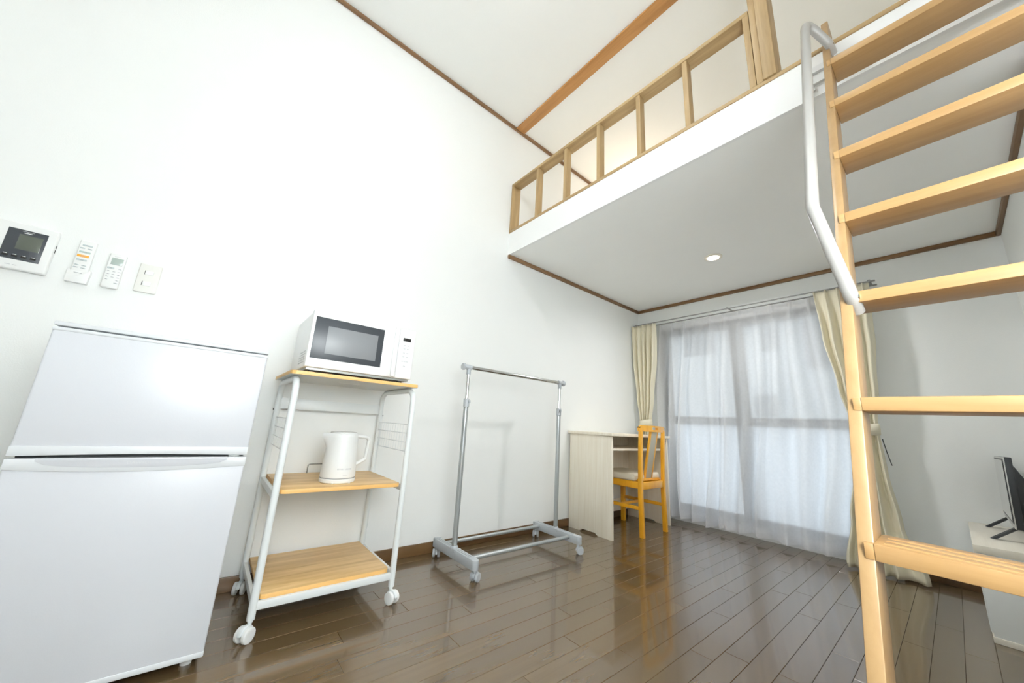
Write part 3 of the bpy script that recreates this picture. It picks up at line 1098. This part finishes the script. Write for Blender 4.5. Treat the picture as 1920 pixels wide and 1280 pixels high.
# right drape behind the ladder
dc = thing('drape_curtain', 'beige drape tied back behind the ladder with hem on the floor', 'curtain', (1.68, RODY - 0.075, 0), 'beige drapes')
g = cloth([(1.86, 1.530), (1.5, 1.548), (1.15, 1.590), (.87, 1.628), (.6, 1.605), (.3, 1.56), (.03, 1.515)], [(1.86, 1.828), (1.5, 1.812), (1.15, 1.785), (.87, 1.752), (.6, 1.762), (.3, 1.790), (.03, 1.86)],
          [(1.86, RODY - 0.080), (.87, RODY - 0.090), (.5, RODY - 0.100), (.01, RODY - 0.145)], [(1.86, .020), (1.5, .028), (.87, .020), (.4, .030), (.01, .030)], RODZ - .003, .012, 4.5, nx=130, nz=70, seed=8, pinch=1)
o = part('cloth', g, M['drape'], dc); thicken(o, .0015)
g = BM(); band(g, 1.617, 1.762, RODY - 0.135, RODY - .048, .812, .884)
o = part('tieback', g, M['drape'], dc); thicken(o, .002)
g = BM(); tube(g, [(1.763, RODY - 0.095, .80), (1.772, RODY - 0.090, .72), (1.785, RODY - 0.095, .64)], .0025, 6)  # thin dark line running down from the tieback
part('dark_line', g, M['gasket'], dc)


def sheer(name, label, xl, xr, seed, folds, y):
    s = thing(name, label, 'curtain', ((xl[-1][1] + xr[-1][1]) / 2, y, 0), 'sheer curtains')
    rnd = random.Random(seed)
    hem = [rnd.uniform(-.012, .012) for _ in range(9)]
    def zf(u):
        k = u * 7.99
        i = int(k)
        return .034 + hem[i] * (1 - (k - i)) + hem[i + 1] * (k - i)
    g = cloth(xl, xr, [(1.9, y), (1.2, y - .022), (.0, y - .070)], [(1.9, .010), (1.65, .022), (1.2, .036), (.0, .048)], RODZ - .006, .03, folds, nx=180, nz=80, seed=seed, zfun=zf, wander=.034, pinch=1)
    part('cloth', g, M['sheer'], s)
    g = cloth(xl, xr, [(1.9, y + .002), (1.2, y - .020), (.0, y - .068)], [(1.9, .010), (1.65, .022), (1.2, .036), (.0, .048)], RODZ - .006, .03, folds, nx=180, nz=80, seed=seed, zfun=zf, wander=.034, pinch=1)
    # doubled hem and heading: keep only the lowest and the highest rows
    g.verts.ensure_lookup_table()
    kill = [v for v in g.verts if .115 < v.co.z < 1.765]
    bmesh.ops.delete(g, geom=kill, context='VERTS')
    bmesh.ops.translate(g, verts=g.verts[:], vec=(0, .003, 0))
    part('doubled_hem', g, M['sheer'], s)
    return s


sheer('sheer_curtain', 'white sheer curtain hanging beside the desk', [(1.9, .262), (1.0, .235), (0, .270)], [(1.9, .868), (1.0, .830), (0, .775)], 5, 5, RODY + .028)
sheer('sheer_curtain', 'white sheer curtain hanging next to the ladder', [(1.9, .872), (1.0, .834), (0, .780)], [(1.9, 1.600), (1.0, 1.640), (0, 1.560)], 11, 6, RODY + .022)

# ------------------------------------------------------------------ television cabinet and television
cb = thing('television_cabinet', 'low white television cabinet with pale wood top by the right wall', 'cabinet', (2.22, 3.03, 0))
q = BM(); box(q, 2.044, XR - .012, 2.632, D - .014, .022, .335, r=.001); part('body', q, M['cab'], cb)
q = BM(); box(q, 2.038, XR - .012, 2.624, D - .012, .335, .365, r=.001); part('top', q, M['cabtop'], cb)
q = BM(); box(q, 2.040, XR - .012, 2.628, D - .014, 0, .022, r=.001); part('plinth', q, M['cabtop'], cb)
for y0 in (2.66, 2.925, 3.19):
    q = BM(); box(q, 2.038, 2.045, y0, y0 + .245, .030, .328, r=.001); dd = part('drawer_front', q, M['cab'], cb)
tv = thing('television', 'black flat television on two splayed feet', 'television', (2.19, 3.13, .365))
TY0, TY1, TX, TZ0, TZ1 = 2.850, 3.410, 2.174, .425, .736
lean = .012
q = BM(); obox(q, (TX, TY0, TZ0), (.022, 0, 0), (0, TY1 - TY0, 0), (lean, 0, TZ1 - TZ0), r=.003); fb = part('housing', q, M['tv_black'], tv)
q = BM(); obox(q, (TX - .003, TY0, TZ0), (.004, 0, 0), (0, TY1 - TY0, 0), (lean, 0, TZ1 - TZ0), r=.001); bz = part('bezel', q, M['tv_silver'], fb)
q = BM(); obox(q, (TX - .0042, TY0 + .006, TZ0 + .022), (.002, 0, 0), (0, TY1 - TY0 - .012, 0), (lean * .9, 0, TZ1 - TZ0 - .030)); part('screen_border', q, M['tv_black'], fb)
q = BM(); obox(q, (TX - .0052, TY0 + .016, TZ0 + .032), (.002, 0, 0), (0, TY1 - TY0 - .032, 0), (lean * .88, 0, TZ1 - TZ0 - .046)); part('screen', q, M['tv_screen'], fb)
q = BM(); prism(q, [(TX + .020, .440), (TX + .052, .455), (TX + .060, .50), (TX + .060, .640), (TX + .040, .690), (TX + .026, .72)], 1, TY0 + .05, TY1 - .05, r=.004); bk = part('back_cover', q, M['tv_black'], tv)
for k in range(8):
    q = BM(); box(q, TX + .0605, TX + .0615, TY0 + .07, TY0 + .2, .52 + k * .014, .526 + k * .014); part('vent_slot', q, M['gasket'], bk)
for yc in (TY0 + .07, TY1 - .07):
    g = BM()
    for sx in (-1, 1):
        obox(g, (TX + .010 - .004, yc - .009, .430), (.012, 0, 0), (0, .018, 0), (sx * .080, -.02, -.0615), r=.002)
    part('foot', g, M['tv_black'], tv)
g = BM(); tube(g, fillet([(TX + .05, TY0 + .12, .50), (TX + .075, TY0 + .10, .45), (TX + .09, TY0 + .13, .38), (TX + .16, TY0 + .16, .372)], .02, 5), .003, 8)
part('cable', g, M['tv_black'], tv)
ot = thing('wall_outlet', 'white wall outlet on the right wall behind the television', 'outlet', (XR, 3.10, .50))
q = BM(); box(q, XR - .007, XR - .0005, 3.05, 3.17, .46, .58, r=.003); pl = part('plate', q, M['ivory'], ot)
q = BM(); box(q, XR - .009, XR - .006, 3.085, 3.135, .49, .55, r=.001); part('socket', q, M['white_plastic'], ot)

# ------------------------------------------------------------------ wall controls by the refrigerator
ic = thing('intercom', 'white video intercom with dark screen on the wall', 'intercom', (0, -.63, 1.27))
q = BM(); box(q, .0005, .022, -.705, -.556, 1.182, 1.354, r=.006, seg=3); ib = part('housing', q, M['white_plastic'], ic)
q = BM(); box(q, .020, .0232, -.668, -.578, 1.217, 1.330, r=.0006); sp = part('screen_panel', q, M['mw_glass'], ic)
q = BM(); box(q, .0225, .0238, -.640, -.586, 1.256, 1.312, r=.0004); part('display', q, M['lcd_dark'], sp)
for k in range(4):
    q = BM(); box(q, .0228, .0240, -.661 + k * .0205, -.648 + k * .0205, 1.226, 1.233, r=.0004); bt = part('touch_key', q, M['black'], sp)
    q = BM(); box(q, .0238, .0243, -.659 + k * .0205, -.651 + k * .0205, 1.2335, 1.2355); part('key_print', q, M['print_w'], bt)
q = BM(); box(q, .0230, .0236, -.632, -.614, 1.3175, 1.3205); part('logo_print', q, M['print_w'], sp)
q = BM(); box(q, .0230, .0236, -.637, -.610, 1.3238, 1.3249); part('logo_print', q, M['print_l'], sp)
for (ya, yb) in ((-.648, -.636), (-.632, -.622)):
    q = BM(); box(q, .0218, .0224, ya, yb, 1.196, 1.1985); part('logo_print', q, M['print_l'], ib)
for z in (1.272, 1.290):
    q = BM(); box(q, .009, .013, -.5572, -.5550, z, z + .012); part('side_button', q, M['gasket'], ib)

r1 = thing('wall_remote', 'white light remote with orange button in a wall cradle', 'remote', (0, -.483, 1.265), 'remotes hung on the wall')
q = BM(); box(q, .006, .019, -.505, -.461, 1.190, 1.348, r=.004, seg=3); rb_ = part('housing', q, M['white_plastic'], r1)
q = BM()
prism(q, [(-.511, 1.178), (-.455, 1.178), (-.453, 1.228), (-.458, 1.238), (-.462, 1.226), (-.504, 1.222), (-.508, 1.232), (-.513, 1.222)], 0, .0005, .0200, r=.0022)
part('cradle', q, M['white_plastic'], r1)
def btn(root, y0, y1, z, m, h=.0068, x=.0185):
    g = BM(); box(g, x, x + .0016, y0, y1, z - h / 2, z + h / 2, r=.0007); o_ = part('button', g, M[m], root)
    if m != 'print':
        g = BM(); w_ = (y1 - y0) * .35; c_ = (y0 + y1) / 2
        box(g, x + .0015, x + .0018, c_ - w_ / 2, c_ + w_ / 2, z - .0012, z + .0012); part('key_print', g, M['print'], o_)
btn(rb_, -.496, -.470, 1.327, 'btn', .006)
btn(rb_, -.500, -.487, 1.315, 'btn', .005); btn(rb_, -.481, -.469, 1.315, 'btn', .005)
btn(rb_, -.499, -.470, 1.300, 'btn_green'); btn(rb_, -.501, -.471, 1.284, 'orange', .009); btn(rb_, -.500, -.473, 1.268, 'btn')
for z in (1.247, 1.237):
    btn(rb_, -.501, -.489, z, 'btn', .004); btn(rb_, -.482, -.470, z, 'btn', .004)
q = BM(); box(q, .0212, .0219, -.494, -.474, 1.2145, 1.2165); part('logo_print', q, M['print'], rb_)

r2_ = thing('wall_remote', 'white air conditioner remote with grey display in wall holder', 'remote', (0, -.398, 1.25), 'remotes hung on the wall')
q = BM(); box(q, .005, .019, -.422, -.375, 1.181, 1.323, r=.005, seg=3); rc = part('housing', q, M['white_plastic'], r2_)
q = BM(); box(q, .0005, .006, -.415, -.382, 1.20, 1.29, r=.002); part('holder', q, M['white_plastic'], r2_)
q = BM(); box(q, .0185, .0196, -.413, -.381, 1.277, 1.305, r=.0005); part('display', q, M['lcd'], rc)
q = BM(); box(q, .0188, .0193, -.408, -.389, 1.3105, 1.3122); part('logo_print', q, M['print_l'], rc)
btn(rc, -.418, -.399, 1.262, 'btn', .007); btn(rc, -.388, -.379, 1.262, 'print_l', .003)
for r_ in range(4):
    for c_ in range(3):
        if r_ == 3 and c_ == 1: continue
        btn(rc, -.416 + c_ * .0145, -.4075 + c_ * .0145, 1.249 - r_ * .0115, 'print_l', .003)
btn(rc, -.389, -.379, 1.2035, 'btn', .0035)

sw = thing('light_switch', 'ivory double light switch on the wall above the refrigerator', 'switch', (0, -.302, 1.253))
q = BM(); box(q, .0005, .0085, -.336, -.269, 1.192, 1.314, r=.004, seg=3); sp_ = part('plate', q, M['ivory'], sw)
for z in (1.277, 1.230):
    q = BM(); prism(q, [(-.315, z - .0085), (-.290, z - .0085), (-.290, z + .0085), (-.315, z + .0085)], 0, .0075, .0115, r=.0012); rk_ = part('rocker', q, M['white_plastic'], sw)
    q = BM(); box(q, .0080, .0088, -.3172, -.3155, z - .009, z + .009); part('gap', q, M['gasket'], rk_)

# ------------------------------------------------------------------ ceiling lamps (out of the frame, the smaller one added as fill light)
def ceiling_lamp(x, y, r, label, m='lamp_on'):
    c = thing('ceiling_lamp', label, 'lamp', (x, y, ZC), 'round ceiling lamps')
    g = BM(); lathe(g, [(r, 0), (r, -.02), (r * .95, -.028)], (x, y, ZC), n=40); part('base', g, M['white_plastic'], c)
    g = BM(); lathe(g, [(r * .93, -.0285), (r * .95, -.07), (r * .86, -.11), (r * .6, -.14), (r * .1, -.155)], (x, y, ZC), n=40); part('diffuser', g, M[m], c)


ceiling_lamp(1.30, .50, .25, 'large round white ceiling lamp above the room')
ceiling_lamp(1.45, -1.1, .20, 'small round fill lamp added out of view towards the entrance', 'fill_on')
